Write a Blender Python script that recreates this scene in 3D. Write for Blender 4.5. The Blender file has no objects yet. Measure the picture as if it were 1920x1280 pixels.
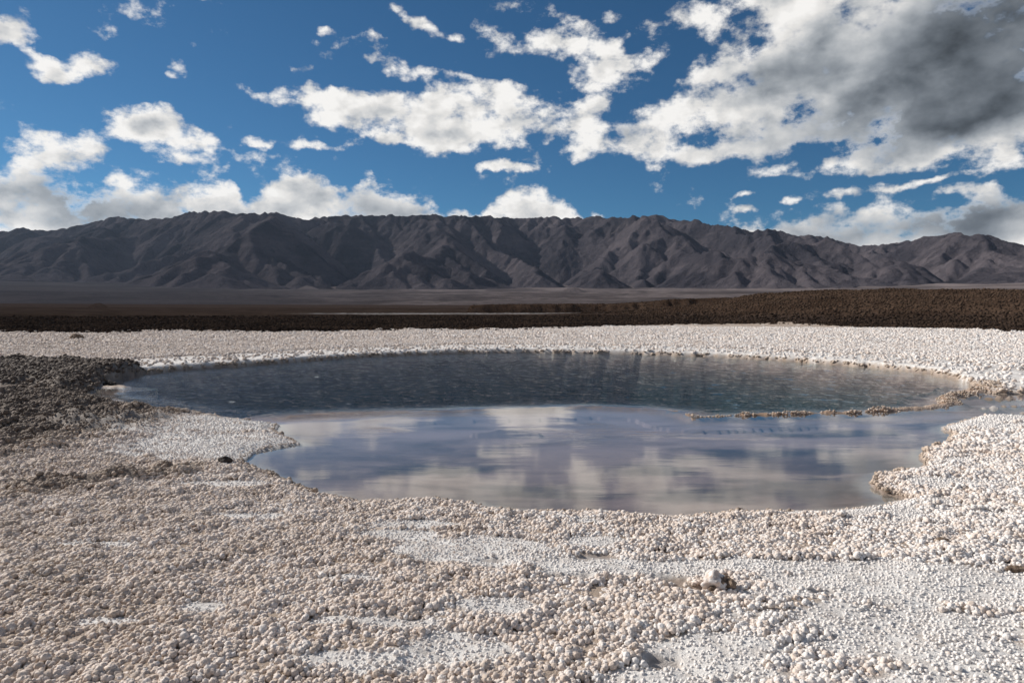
import bpy, math, random
import numpy as np
from mathutils import Vector, Euler

R = math.radians
SC = bpy.context.scene
COL = SC.collection

# ------------------------------------------------------------------ camera
CAM_Z, PITCH, FPX = 1.62, R(2.5), 1280.0          # eye height, downward tilt, focal length for a 1920 px wide frame
cam_d = bpy.data.cameras.new('camera')
cam_d.sensor_width = 36.0
cam_d.lens = 36.0 * FPX / 1920.0
cam_d.clip_start = 0.05
cam_d.clip_end = 80000.0
cam = bpy.data.objects.new('camera', cam_d)
cam.location = (0, 0, CAM_Z)
cam.rotation_euler = (R(90) - PITCH, 0, 0)
COL.objects.link(cam)
SC.camera = cam

SUN_AZ, SUN_EL = R(-62), R(31)                     # left of and beyond the lagoon
SKY_STRENGTH = 0.078
CLOUD = 0.80

SC.view_settings.view_transform = 'Standard'
SC.view_settings.look = 'None'
SC.view_settings.exposure = 0.0
SC.view_settings.gamma = 1.0
SC.view_settings.use_curve_mapping = False
SC.cycles.use_denoising = True
SC.cycles.use_adaptive_sampling = True
SC.cycles.adaptive_threshold = 0.01
SC.cycles.max_bounces = 6
SC.cycles.diffuse_bounces = 3
SC.cycles.glossy_bounces = 3
SC.cycles.transparent_max_bounces = 8
SC.cycles.volume_bounces = 0

sun_d = bpy.data.lights.new('sun', 'SUN')
sun_d.energy = 5.0
sun_d.angle = R(0.53)
sun_d.color = (1.0, 0.95, 0.88)
sun = bpy.data.objects.new('sun', sun_d)
to_sun = Vector((math.sin(SUN_AZ) * math.cos(SUN_EL), math.cos(SUN_AZ) * math.cos(SUN_EL), math.sin(SUN_EL)))
sun.rotation_euler = to_sun.to_track_quat('Z', 'Y').to_euler()
COL.objects.link(sun)


# ------------------------------------------------------------------ photograph directions -> place
def ray(px, py):
    a, b = (px - 960.0) / FPX, (py - 640.0) / FPX
    cp, sp = math.cos(PITCH), math.sin(PITCH)
    return np.array([a, cp - b * sp, -sp - b * cp])

def ang(px, py):
    d = ray(px, py)
    return math.atan2(d[0], d[1]), math.atan2(d[2], math.hypot(d[0], d[1]))

def gp(px, py, z=0.0):
    d = ray(px, py)
    k = (z - CAM_Z) / d[2]
    return d[0] * k, d[1] * k

def az(px):
    return math.atan((px - 960.0) / FPX)


# ------------------------------------------------------------------ node helpers
class NT:
    def __init__(self, tree):
        self.t = tree
        self.n = tree.nodes
        self.l = tree.links

    def add(self, typ, **kw):
        nd = self.n.new(typ)
        for k, v in kw.items():
            setattr(nd, k, v)
        return nd

    def put(self, sock, val):
        if hasattr(val, 'is_output') or hasattr(val, 'links'):
            self.l.new(val, sock)
        else:
            sock.default_value = val

    def m(self, op, a, b=0.0, c=0.0, clamp=False):
        nd = self.add('ShaderNodeMath', operation=op, use_clamp=clamp)
        for s, v in zip(nd.inputs, (a, b, c)):
            self.put(s, v)
        return nd.outputs[0]

    def rng(self, v, a, b, c=0.0, d=1.0, smooth=True):
        nd = self.add('ShaderNodeMapRange', interpolation_type='SMOOTHSTEP' if smooth else 'LINEAR', clamp=True)
        for i, x in enumerate((v, a, b, c, d)):
            self.put(nd.inputs[i], x)
        return nd.outputs[0]

    def mix(self, f, a, b, blend='MIX'):
        nd = self.add('ShaderNodeMix', data_type='RGBA', blend_type=blend)
        self.put(nd.inputs[0], f)
        for s, v in ((nd.inputs[6], a), (nd.inputs[7], b)):
            if isinstance(v, tuple) and len(v) == 3:
                v = v + (1.0,)
            self.put(s, v)
        return nd.outputs[2]

    def noise(self, vec, scale, detail=4.0, rough=0.55, lac=2.0, dist=0.0, typ='FBM', dims='3D', norm=True):
        nd = self.add('ShaderNodeTexNoise', noise_dimensions=dims, noise_type=typ)
        if hasattr(nd, 'normalize') and typ == 'FBM':
            nd.normalize = norm
        self.put(nd.inputs['Vector'], vec)
        nd.inputs['Scale'].default_value = scale
        nd.inputs['Detail'].default_value = detail
        nd.inputs['Roughness'].default_value = rough
        nd.inputs['Lacunarity'].default_value = lac
        nd.inputs['Distortion'].default_value = dist
        return nd

    def attr(self, name, typ='GEOMETRY'):
        nd = self.add('ShaderNodeAttribute', attribute_name=name, attribute_type=typ)
        return nd.outputs['Fac']

    def curve(self, val, pts):
        nd = self.add('ShaderNodeFloatCurve')
        c = nd.mapping.curves[0]
        pts = sorted(pts)
        c.points[0].location = pts[0]
        c.points[1].location = pts[-1]
        for p in pts[1:-1]:
            c.points.new(*p)
        nd.mapping.extend = 'HORIZONTAL'
        for p in c.points:
            p.handle_type = 'AUTO_CLAMPED'
        nd.mapping.update()
        self.put(nd.inputs['Value'], val)
        return nd.outputs[0]


# ------------------------------------------------------------------ sky: clear air plus a broken cloud field
def build_sky():
    w = bpy.data.worlds.new('World')
    SC.world = w
    w.use_nodes = True
    w.cycles.sampling_method = 'NONE'
    t = w.node_tree
    t.nodes.clear()
    N = NT(t)
    gen = N.add('ShaderNodeTexCoord').outputs['Generated']
    sky = N.add('ShaderNodeTexSky', sky_type='NISHITA')
    sky.sun_disc = False
    sky.sun_elevation = SUN_EL
    sky.sun_rotation = SUN_AZ
    sky.altitude = 2300
    sky.air_density = 1.0
    sky.dust_density = 0.6
    sky.ozone_density = 3.0
    sep = N.add('ShaderNodeSeparateXYZ')
    N.put(sep.inputs[0], gen)
    u0 = N.m('ARCTAN2', sep.outputs[0], sep.outputs[1])
    v0 = N.m('ARCSINE', sep.outputs[2])
    # ragged edges: shift the place a little by noise before asking what cloud is there
    wn = N.noise(gen, 9.0, 5.0, 0.6)
    wsep = N.add('ShaderNodeSeparateColor')
    N.put(wsep.inputs[0], wn.outputs['Color'])
    u = N.m('ADD', u0, N.m('MULTIPLY', N.m('SUBTRACT', wsep.outputs[0], 0.5), 0.075))
    v = N.m('ADD', v0, N.m('MULTIPLY', N.m('SUBTRACT', wsep.outputs[1], 0.5), 0.050))
    cmb = N.add('ShaderNodeCombineXYZ')
    N.put(cmb.inputs[0], u)
    N.put(cmb.inputs[1], v)
    uv = cmb.outputs[0]

    def blob(px, py, rx, ry, rot=0.0, amp=1.0):
        a, e = ang(px, py)
        k = math.cos(a) / FPX
        mp = N.add('ShaderNodeMapping', vector_type='TEXTURE')
        N.put(mp.inputs['Vector'], uv)
        mp.inputs['Location'].default_value = (a, e, 0)
        mp.inputs['Rotation'].default_value = (0, 0, R(rot))
        mp.inputs['Scale'].default_value = (rx * k * math.cos(a), ry * k, 1)
        g = N.add('ShaderNodeTexGradient', gradient_type='SPHERICAL')
        N.put(g.inputs[0], mp.outputs[0])
        return g.outputs['Fac'], amp

    def total(lst):
        s = None
        for b in lst:
            f, amp = blob(*b)
            if s is None:
                s = N.m('MULTIPLY', f, amp)
            else:
                s = N.m('MULTIPLY_ADD', f, amp, s)
        return s

    K = 1.45
    puffs = [
        # upper left
        (28, 55, 55, 34, -45, 1.1), (75, 95, 55, 11, -18, .8), (118, 128, 66, 20, -8, 1.2), (168, 114, 46, 20, -6, 1.15), (140, 146, 34, 16, 0, 1.0),
        (316, 140, 22, 9, 0, .7), (320, 118, 26, 12, 0, .5),
        # left middle
        (62, 270, 78, 40, 0, 1.35), (165, 272, 92, 40, 0, 1.35), (262, 235, 90, 34, -18, 1.25), (330, 262, 130, 44, -14, 1.35), (395, 266, 60, 16, -8, .9), (290, 226, 46, 30, 0, 1.1), (350, 290, 60, 16, 0, .9),
        (436, 246, 24, 14, 0, .95), (480, 262, 48, 16, 10, .95), (574, 272, 62, 12, 0, .95), (495, 276, 22, 9, 0, .8), (470, 178, 38, 18, -20, .75), (505, 190, 20, 20, 0, .6),
        # upper middle
        (556, 131, 52, 15, 0, 1.15), (622, 80, 66, 30, 12, 1.2), (598, 46, 36, 12, 0, .95), (615, 108, 30, 16, -30, .9), (702, 70, 36, 22, 0, 1.1), (742, 122, 66, 24, -16, 1.15), (692, 114, 20, 10, 0, .7), (746, 14, 26, 14, 0, 1.0), (782, 38, 42, 16, -12, 1.1), (852, 70, 34, 10, -14, .7), (848, 144, 80, 10, 0, .8),
        # long centre clouds
        (590, 182, 110, 22, 4, 1.0), (640, 205, 150, 34, -8, 1.25), (760, 232, 150, 46, -14, 1.35), (838, 190, 120, 38, 8, 1.15), (850, 262, 110, 24, 0, 1.1), (960, 180, 80, 36, -14, 1.1), (935, 235, 80, 40, 0, 1.0), (725, 264, 34, 10, 0, .7),
        (1040, 88, 120, 22, -4, 1.2), (1170, 128, 90, 40, 14, 1.15), (1095, 42, 90, 20, 0, .8), (1045, 12, 60, 20, 0, .8), (1130, 194, 52, 18, 0, .95), (1150, 90, 40, 30, 0, .6),
        (1010, 222, 110, 36, 0, 1.15), (1130, 240, 150, 42, -4, 1.3), (1080, 280, 210, 34, 4, 1.3), (950, 312, 70, 9, 0, .95), (1250, 290, 190, 22, 2, 1.05),
        # upper right mass and its streamers
        (1290, 185, 150, 60, 24, 1.3), (1400, 150, 160, 80, 10, 1.4), (1430, 215, 170, 48, -6, 1.3), (1260, 60, 110, 44, 18, .9), (1400, 15, 170, 50, 0, 1.05), (1560, 90, 220, 130, 0, 1.5), (1640, 170, 230, 90, -6, 1.5), (1800, 80, 300, 170, 0, 1.7), (1940, 60, 280, 170, 0, 1.7), (1930, 190, 220, 56, 0, 1.2), (1340, 110, 60, 40, 0, .6),
        (1480, 265, 170, 26, 3, 1.15), (1540, 305, 210, 28, 2, 1.25), (1690, 290, 160, 34, 4, 1.1), (1800, 235, 170, 60, 0, 1.2), (1890, 300, 110, 30, 0, 1.0), (1390, 285, 110, 18, 0, 1.0),
        (1640, 352, 140, 13, 3, 1.1), (1740, 335, 110, 7, 6, .9), (1492, 375, 34, 10, 0, 1.0), (1405, 366, 40, 6, 0, .7), (1408, 392, 34, 8, 0, .8), (1130, 398, 34, 16, 0, 1.0), (1820, 355, 150, 16, 2, .95),
    ]
    puffs = [(a, b, c * K / 1.35, d * K / 1.2, r, m * (0.82 if a > 900 and c > 80 else 1.0)) for (a, b, c, d, r, m) in puffs]
    F = total(puffs)
    # cumulus bank standing on the horizon, its top outline
    A0, A1, E1 = -0.80, 0.80, 0.30
    top = [(-300, 330), (-100, 320), (0, 316), (60, 308), (100, 318), (135, 304), (185, 325), (225, 308), (285, 302), (330, 322), (372, 312), (405, 310), (440, 345), (472, 378), (500, 366), (535, 345), (565, 332), (620, 334), (672, 318), (722, 346), (780, 356), (830, 378), (872, 386), (892, 412), (918, 388), (965, 366), (1010, 354), (1055, 362), (1092, 392), (1112, 416), (1180, 440), (1390, 436), (1415, 414), (1455, 408), (1520, 396), (1600, 390), (1650, 374), (1705, 370), (1760, 384), (1805, 372), (1850, 352), (1920, 360), (2100, 365)]
    pts = []
    for x, y in top:
        a, e = ang(x, y)
        pts.append(((a - A0) / (A1 - A0), max(0.0, e) / E1))
    tt = N.rng(u, A0, A1, 0.0, 1.0, smooth=False)
    tv = N.m('MULTIPLY', N.curve(tt, pts), E1)
    bank = N.m('MULTIPLY', N.m('SUBTRACT', tv, v), 1.0 / 0.032)
    bank = N.m('MAXIMUM', N.m('MINIMUM', N.m('ADD', bank, 0.30), 1.5), 0.0)
    # the field goes on round the rest of the sky
    far = N.m('MAXIMUM', N.rng(N.m('ABSOLUTE', u), 0.66, 0.80), N.rng(v, 0.45, 0.56))
    gn = N.noise(gen, 3.2, 2.0, 0.5)
    field = N.m('MULTIPLY', N.rng(gn.outputs['Fac'], 0.50, 0.66), 1.1)
    field = N.m('MULTIPLY', N.m('MULTIPLY', field, far), N.rng(v, 0.03, 0.12))
    F = N.m('ADD', N.m('ADD', F, field), bank)

    # billows, sampled here and a little towards the sun
    def billow(off, scale, detail, rough):
        vm = N.add('ShaderNodeVectorMath', operation='ADD')
        N.put(vm.inputs[0], gen)
        vm.inputs[1].default_value = off
        vs = N.add('ShaderNodeVectorMath', operation='MULTIPLY')
        N.put(vs.inputs[0], vm.outputs[0])
        vs.inputs[1].default_value = (1, 1, 1.5)
        return N.noise(vs.outputs[0], scale, detail, rough, 2.1).outputs['Fac']
    b0 = billow((0, 0, 0), 24.0, 7.0, 0.60)
    s0 = billow((0, 0, 0), 15.0, 4.0, 0.50)
    s1 = billow((-0.012, 0.0, 0.014), 15.0, 4.0, 0.50)
    l0 = billow((0.3, 0, 0), 8.0, 2.0, 0.5)
    Fc = N.m('DIVIDE', N.m('MULTIPLY', F, 1.35), N.m('MULTIPLY_ADD', F, 0.55, 1.0))
    D = N.m('ADD', N.m('SUBTRACT', Fc, 0.52), N.m('MULTIPLY', N.m('SUBTRACT', b0, 0.5), 2.5))
    D = N.m('ADD', D, N.m('MULTIPLY', N.m('SUBTRACT', l0, 0.5), 1.9))
    alpha = N.rng(D, -0.14, 0.46)
    thick = N.rng(N.m('ADD', F, N.m('MULTIPLY', N.m('SUBTRACT', N.m('ADD', s0, l0), 1.0), 2.4)), 1.1, 2.6)
    heavy = total([(1990, 40, 430, 220, 0, 1.05), (1870, 180, 440, 70, 8, .75), (1640, 120, 460, 190, 0, .55), (1600, 290, 460, 60, 0, .30), (1250, 270, 300, 50, 0, .22), (60, 330, 200, 60, 0, .25), (1560, 215, 200, 40, 14, .5), (1480, 140, 120, 40, 0, .35), (1880, 390, 220, 70, 0, .75), (1640, 430, 320, 70, 0, .65),
                   (150, 375, 180, 60, 0, .6), (330, 405, 260, 60, 0, .5), (710, 402, 240, 56, -8, .6), (40, 415, 170, 55, 0, .35), (1010, 405, 60, 26, 0, .4), (730, 215, 70, 20, 0, .3), (1170, 245, 60, 18, 0, .5), (520, 395, 60, 26, 0, .3)])
    relief = N.m('MULTIPLY', N.m('SUBTRACT', s0, s1), 2.1)
    lum = N.m('SUBTRACT', 1.12, N.m('MULTIPLY', thick, 0.46))
    lum = N.m('ADD', lum, relief)
    lum = N.m('ADD', lum, N.m('MULTIPLY', N.m('SUBTRACT', b0, 0.5), 0.45))
    dark = N.m('MULTIPLY', N.m('MINIMUM', heavy, 1.0), N.rng(D, -0.05, 0.42))
    dark = N.m('MULTIPLY', dark, N.m('ADD', 0.42, N.m('MULTIPLY', s0, 0.85)))
    lum = N.m('MULTIPLY', lum, N.m('SUBTRACT', 1.0, N.m('MINIMUM', dark, 0.76)))
    lum = N.m('MAXIMUM', N.m('MINIMUM', lum, 1.15), 0.06)
    white = N.mix(N.rng(lum, 0.15, 0.95, smooth=False), (0.80, 0.92, 1.06), (1.02, 1.0, 0.97))
    vl = N.add('ShaderNodeVectorMath', operation='SCALE')
    N.put(vl.inputs[0], white)
    N.put(vl.inputs['Scale'], N.m('MULTIPLY', lum, CLOUD / SKY_STRENGTH))
    tint = N.mix(1.0, sky.outputs[0], (0.32, 0.65, 0.79), 'MULTIPLY')
    colr = N.mix(alpha, tint, vl.outputs[0])
    bg = N.add('ShaderNodeBackground')
    N.put(bg.inputs['Color'], colr)
    bg.inputs['Strength'].default_value = SKY_STRENGTH
    out = N.add('ShaderNodeOutputWorld')
    N.put(out.inputs['Surface'], bg.outputs[0])

build_sky()


# ------------------------------------------------------------------ numpy helpers
def _hash(ix, iy, seed):
    h = (ix.astype(np.int64) * 374761393 + iy.astype(np.int64) * 668265263 + seed * 1442695041) & 0x7fffffff
    h = ((h ^ (h >> 13)) * 1274126177) & 0x7fffffff
    return h ^ (h >> 16)

def perlin(x, y, seed=0):
    x0, y0 = np.floor(x), np.floor(y)
    fx, fy = x - x0, y - y0
    ux, uy = fx * fx * fx * (fx * (fx * 6 - 15) + 10), fy * fy * fy * (fy * (fy * 6 - 15) + 10)
    def g(ix, iy, dx, dy):
        a = (_hash(ix, iy, seed) & 1023) * (2 * math.pi / 1024)
        return np.cos(a) * dx + np.sin(a) * dy
    a = g(x0, y0, fx, fy)
    b = g(x0 + 1, y0, fx - 1, fy)
    c = g(x0, y0 + 1, fx, fy - 1)
    d = g(x0 + 1, y0 + 1, fx - 1, fy - 1)
    return ((a + (b - a) * ux) * (1 - uy) + (c + (d - c) * ux) * uy) * 1.5

def fbm(x, y, octs=4, seed=0, gain=0.5, lac=2.03):
    s, a, t = 0.0, 1.0, 0.0
    for o in range(octs):
        s = s + a * perlin(x, y, seed + o * 17)
        t += a
        a *= gain
        x, y = x * lac + 3.1, y * lac - 1.7
    return s / t

def sst(x, a, b):
    t = np.clip((x - a) / (b - a), 0, 1)
    return t * t * (3 - 2 * t)

def seg_dist(x, y, poly, closed=True):
    """distance to a polyline and the parameter (0..1) along it of the nearest place"""
    n = len(poly)
    best = np.full(x.shape, 1e9)
    par = np.zeros(x.shape)
    m = n if closed else n - 1
    for i in range(m):
        ax, ay = poly[i]
        bx, by = poly[(i + 1) % n]
        dx, dy = bx - ax, by - ay
        t = np.clip(((x - ax) * dx + (y - ay) * dy) / (dx * dx + dy * dy + 1e-12), 0, 1)
        d = (x - ax - t * dx) ** 2 + (y - ay - t * dy) ** 2
        k = d < best
        best = np.where(k, d, best)
        par = np.where(k, (i + t) / m, par)
    return np.sqrt(best), par

def inside(x, y, poly):
    r = np.zeros(x.shape, bool)
    n = len(poly)
    for i in range(n):
        ax, ay = poly[i]
        bx, by = poly[(i + 1) % n]
        if ay == by:
            continue
        k = ((ay > y) != (by > y)) & (x < (bx - ax) * (y - ay) / (by - ay) + ax)
        r ^= k
    return r

def sdist(x, y, poly):
    d, _ = seg_dist(x, y, poly)
    return np.where(inside(x, y, poly), -d, d)

def mesh_obj(name, verts, faces, mat, smooth=True, attrs=None):
    me = bpy.data.meshes.new(name)
    verts = np.asarray(verts, np.float32)
    faces = np.asarray(faces, np.int32)
    nv, nf, k = len(verts), len(faces), faces.shape[1]
    me.vertices.add(nv)
    me.vertices.foreach_set('co', verts.ravel())
    me.loops.add(nf * k)
    me.loops.foreach_set('vertex_index', faces.ravel())
    me.polygons.add(nf)
    me.polygons.foreach_set('loop_start', np.arange(nf, dtype=np.int32) * k)
    if smooth:
        me.polygons.foreach_set('use_smooth', np.ones(nf, bool))
    for an, av in (attrs or {}).items():
        a = me.attributes.new(an, 'FLOAT', 'POINT')
        a.data.foreach_set('value', np.asarray(av, np.float32))
    me.update(calc_edges=True)
    me.materials.append(mat)
    o = bpy.data.objects.new(name, me)
    COL.objects.link(o)
    return o

def tag(o, label=None, cat=None, group=None, kind=None):
    for k, v in (('label', label), ('category', cat), ('group', group), ('kind', kind)):
        if v:
            o[k] = v
    return o

def material(name):
    m = bpy.data.materials.new(name)
    m.use_nodes = True
    m.node_tree.nodes.clear()
    N = NT(m.node_tree)
    out = N.add('ShaderNodeOutputMaterial')
    return m, N, out

def principled(N, out, col, rough=0.9, spec=0.25, bump=None):
    b = N.add('ShaderNodeBsdfPrincipled')
    N.put(b.inputs['Base Color'], col if not isinstance(col, tuple) else col + (1.0,))
    N.put(b.inputs['Roughness'], rough)
    b.inputs['Specular IOR Level'].default_value = spec
    if bump is not None:
        N.put(b.inputs['Normal'], bump)
    N.put(out.inputs['Surface'], b.outputs[0])
    return b

def matte(N, out, col, nrm):
    d = N.add('ShaderNodeBsdfDiffuse')
    N.put(d.inputs['Color'], col)
    d.inputs['Roughness'].default_value = 0.6
    N.put(d.inputs['Normal'], nrm)
    N.put(out.inputs['Surface'], d.outputs[0])

def bump(N, h, dist, strength=1.0):
    nd = N.add('ShaderNodeBump')
    N.put(nd.inputs['Height'], h)
    nd.inputs['Distance'].default_value = dist
    nd.inputs['Strength'].default_value = strength
    return nd.outputs[0]


# ------------------------------------------------------------------ plan of the lagoon (as walked round on the ground)
far_shore = [(268, 701), (330, 694.5), (440, 687), (560, 678), (700, 668.5), (860, 662.5), (1000, 661), (1200, 664), (1360, 670), (1500, 678), (1650, 690), (1740, 700), (1790, 709), (1822, 719)]
right_tip = [(1830, 727), (1868, 738), (2000, 741), (2000, 788), (1890, 781)]
near_shore = [(1840, 781), (1800, 791), (1760, 806), (1795, 818), (1752, 838), (1722, 858), (1738, 870), (1700, 882), (1645, 890), (1634, 905), (1650, 925), (1690, 936), (1640, 950), (1540, 960), (1430, 959), (1350, 964), (1290, 972), (1200, 966), (1130, 962), (1060, 965), (1000, 961), (945, 957), (890, 945), (830, 939), (760, 938), (700, 944), (650, 938), (605, 928), (560, 913), (520, 892), (488, 880), (458, 868), (482, 850), (520, 840), (562, 833), (535, 820), (518, 806), (525, 796), (470, 790), (380, 780), (280, 768), (200, 756), (160, 745), (175, 728), (215, 712)]
shore = [gp(*p) for p in far_shore + right_tip + near_shore]
rim_px = [(1836, 726), (1828, 734), (1800, 740), (1772, 748), (1782, 756), (1745, 764), (1690, 768), (1640, 771), (1600, 774), (1540, 774), (1450, 777), (1370, 779), (1300, 782), (1272, 771), (1200, 763), (1100, 760), (1000, 763), (900, 765), (800, 768), (700, 770), (610, 772), (545, 776)]
rim = [gp(*p) for p in rim_px]
deep = [gp(*p) for p in far_shore + rim_px + [(470, 780), (380, 772), (280, 758), (215, 742), (215, 716)]]
left_bank = [gp(*p) for p in [(-500, 705), (-200, 696), (0, 697), (120, 697), (268, 701), (222, 711), (172, 720), (150, 736), (110, 742), (60, 728), (0, 735), (-200, 750), (-500, 760)]]
soil_edge = [(-1400, 633), (-400, 631), (0, 630.5), (250, 630), (500, 628), (800, 625), (1000, 622.5), (1130, 617), (1250, 612), (1400, 610), (1480, 610), (1560, 614), (1700, 620), (1800, 623), (1920, 630), (2400, 634), (3300, 636)]

def soil_radius(a):
    xs = [az(p[0]) for p in soil_edge]
    rs = [math.hypot(*gp(p[0], p[1], 0.10)) for p in soil_edge]
    return np.interp(a, xs, rs)

hill_top = [(1020, 596), (1150, 593), (1220, 588), (1290, 580), (1340, 572), (1390, 562), (1430, 555), (1500, 549.5), (1580, 547), (1680, 545.5), (1780, 545), (1920, 548), (2300, 556), (3200, 575)]
bank_top = [(840, 586), (876, 583), (884, 577), (930, 575.5), (1000, 575), (1080, 574.5), (1150, 574.5), (1220, 570), (1260, 566), (1330, 564), (1370, 563), (1460, 568), (1600, 580)]

def terrain(x, y):
    """ground height and surface classes at plan positions (arrays); lagoon and salt near, earth and plain far"""
    r = np.hypot(x, y)
    out_z = np.zeros(x.shape)
    out_f = {}
    for k in (r < 36, (r >= 36) & (r < 420), r >= 420):
        if not k.any():
            continue
        z, f = terrain_part(x[k], y[k])
        out_z[k] = z
        for n, v in f.items():
            out_f.setdefault(n, np.zeros(x.shape))[k] = v
    return out_z, out_f

def terrain_part(x, y):
    r = np.hypot(x, y)
    a = np.arctan2(x, y)
    zero = np.zeros(x.shape)
    crust = sst(r, 25, 40) * (0.05 + fbm(x / 2.2, y / 2.2, 4, 21) * 0.07) if r.min() < 420 else zero
    if r.max() <= 36:
        wob = np.clip(r / 9.0, 0.5, 3.0)
        sd = sdist(x, y, shore)
        edge = fbm(x / 0.55, y / 0.55, 4, 3) * 0.085 * wob + fbm(x / 0.09, y / 0.09, 2, 9) * 0.022
        sde = sd + edge
        sdd = sdist(x, y, deep) + fbm(x / 0.5, y / 0.5, 3, 31) * 0.12
        dr, pr = seg_dist(x, y, rim, closed=False)
        # salt crust
        land = 0.016 + 0.050 * sst(sde, 0.0, 0.30) + 0.045 * sst(sde, 0.3, 2.5)
        land = land + sst(sde, 0.05, 1.5) * (fbm(x / 1.6, y / 1.3, 4, 5) * 0.040 + fbm(x / 0.42, y / 0.42, 3, 7) * 0.028)
        far_side = sst(y, 12.5, 17.0) * sst(r, 10.0, 14.0)
        land = land + far_side * (0.075 * sst(sde, 0.0, 0.10) + 0.03)
        land = land + crust
        # rough dirty mounds on the left and the dark bank above the inlet
        dx, dy = gp(70, 785)
        dirty = sst(fbm(x / 2.3, y / 2.3, 3, 41) * 0.8 + 1.35 - np.hypot((x - dx + 0.6) / 2.6, (y - dy) / 4.0), 0.0, 0.7)
        dirty = np.maximum(dirty, 0.75 * sst(fbm(x / 0.9, y / 0.6, 3, 43) + 0.55 - np.hypot((x + 3.7) / 1.6, (y - 6.2) / 1.0), 0, 0.5))
        land = land + dirty * (0.03 + 0.26 * np.abs(fbm(x / 0.55, y / 0.42, 4, 45)) + 0.03 * fbm(x / 0.16, y / 0.14, 3, 47)) * sst(sde, 0.0, 0.5)
        sb = sdist(x, y, left_bank) + fbm(x / 0.6, y / 0.6, 3, 51) * 0.22
        bank_m = sst(-sb, -0.25, 0.25)
        dirty = np.maximum(dirty, (1 - sst(sb, 0.25, 1.4)) * (1 - sst(y, 15.2, 16.4)))
        land = land + bank_m * (0.16 + 0.20 * np.abs(fbm(x / 0.7, y / 0.5, 4, 53)))
        # lagoon bed: shallow shelf, deep basin beyond the rim
        bed = -0.012 - 0.05 * sst(-sde, 0.0, 0.5) - 0.05 * sst(-sde, 0.3, 2.0) + fbm(x / 0.8, y / 0.6, 3, 61) * 0.010
        bed = bed - 2.2 * sst(-sdd, 0.0, 1.6) - 0.10 * sst(-sdd, 0.0, 0.2)
        z = np.where(sde > 0, land, bed)
        # salt rim between shelf and basin; stands proud on the right, awash on the left
        hi = np.interp(pr, [0, .08, .35, .52, .6, 1.0], [0.11, 0.12, 0.112, 0.106, 0.075, 0.068])
        wd = np.interp(pr, [0, .15, .35, .55, 1.0], [0.26, 0.24, 0.11, 0.09, 0.08])
        lump = hi * (0.90 + 0.55 * fbm(x / 0.25, y / 0.25, 3, 71)) * np.exp(-(dr / (wd * (1 + 0.5 * fbm(x / 0.5, y / 0.5, 2, 73)))) ** 2)
        zr = -0.075 + lump
        z = np.where((dr < 0.8) & (sde < 0.02), np.maximum(z, zr), z)
        # small salt islets on the shelf
        for px, py, rx, ry, h in ((950, 803, 0.30, 0.06, .085), (1872, 748, .55, .07, .12), (1905, 762, .60, .05, .11), (1850, 766, .35, .06, .11), (1915, 775, .30, .05, .10), (215, 726, 0.55, 0.30, .10)):
            cx, cy = gp(px, py)
            isl = -0.07 + h * np.exp(-(((x - cx) / rx) ** 2 + ((y - cy) / ry) ** 2)) * (1 + 0.5 * fbm(x / 0.15, y / 0.15, 2, 77))
            z = np.where(isl > -0.065, np.maximum(z, isl), z)
    else:
        sde = sdd = dr = zero + 50.0
        dirty = bank_m = zero
        z = 0.216 + crust
        if r.min() < 420:
            z = z + fbm(x / 1.6, y / 1.3, 4, 5) * 0.040 + fbm(x / 0.42, y / 0.42, 3, 7) * 0.016
    soil, strip, hill, bankc = zero + (r >= 420), zero, zero, zero
    if 36 <= r.min() < 420:
        # brown earth
        rs = soil_radius(a)
        streak = fbm(x / 9.0, y / 4.0, 4, 81) * 7.5 + fbm(x / 1.6, y / 1.6, 3, 87) * 3.5
        soil = sst(r - rs + streak, -2.6, 2.6)
        z = z + soil * (1 - 0.75 * sst(r, 110, 135)) * (1 - sst(r, 300, 700)) * (0.05 + 0.10 * fbm(x / 1.1, y / 1.1, 4, 83) + 0.16 * np.abs(fbm(x / 3.2, y / 3.2, 3, 85)))
        strip = np.exp(-((r + 5 * fbm(x / 14, y / 14, 3, 89) - 153) / 19) ** 6) * sst(a, az(520), az(640)) * (1 - sst(a, az(1110), az(1175)))
        z = z + 0.42 * sst(r, 122, 134) - 0.12 * strip * fbm(x / 1.1, y / 1.1, 3, 83)
        # hill on the right and the cut bank behind the strip
        xs = [az(p[0]) for p in hill_top]
        ztop = np.interp(a, xs, [CAM_Z + 122 * math.tan(ang(*p)[1]) for p in hill_top])
        ztop = np.maximum(ztop, 0.0)
        foot = np.interp(a, [az(1000), az(1200), az(1480), az(2200)], [112, 98, 74, 52])
        prof = sst(r, foot, foot + (124 - foot) * 1.35) * (1 - sst(r, 150, 330))
        hill = ztop * prof
        hill = hill + sst(hill, 0.2, 1.2) * (fbm(x / 7, y / 7, 4, 91) * 0.42 + fbm(x / 1.3, y / 1.3, 4, 93) * 0.22) * (1 - sst(r, 200, 300))
        xb = [az(p[0]) for p in bank_top]
        zb = np.interp(a, xb, [CAM_Z + 199 * math.tan(ang(*p)[1]) for p in bank_top])
        zb = np.maximum(zb, 0) * sst(a, az(868), az(884))
        rb = 194 + fbm(x / 9, y / 9, 4, 95) * 6.0
        bankc = zb * sst(r, rb - 1.5, rb + 5.0) * (1 - sst(r, 260, 480)) + sst(r, rb, rb + 4) * 0.25 * fbm(x / 3, y / 3, 3, 97) * (zb > 0.3)
    # plain climbing to the foot of the mountains
    plain = 8.2 * sst(r, 185, 720) + 4.0 * sst(r, 700, 1500) + 128.0 * np.clip((r - 900) / 3000, 0, 3) ** 1.25
    if r.max() > 420:
        plain = plain + sst(r, 700, 1600) * (fbm(x / 420, y / 420, 4, 101) * 9.0 + fbm(x / 90, y / 160, 4, 103) * 3.2)
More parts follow.
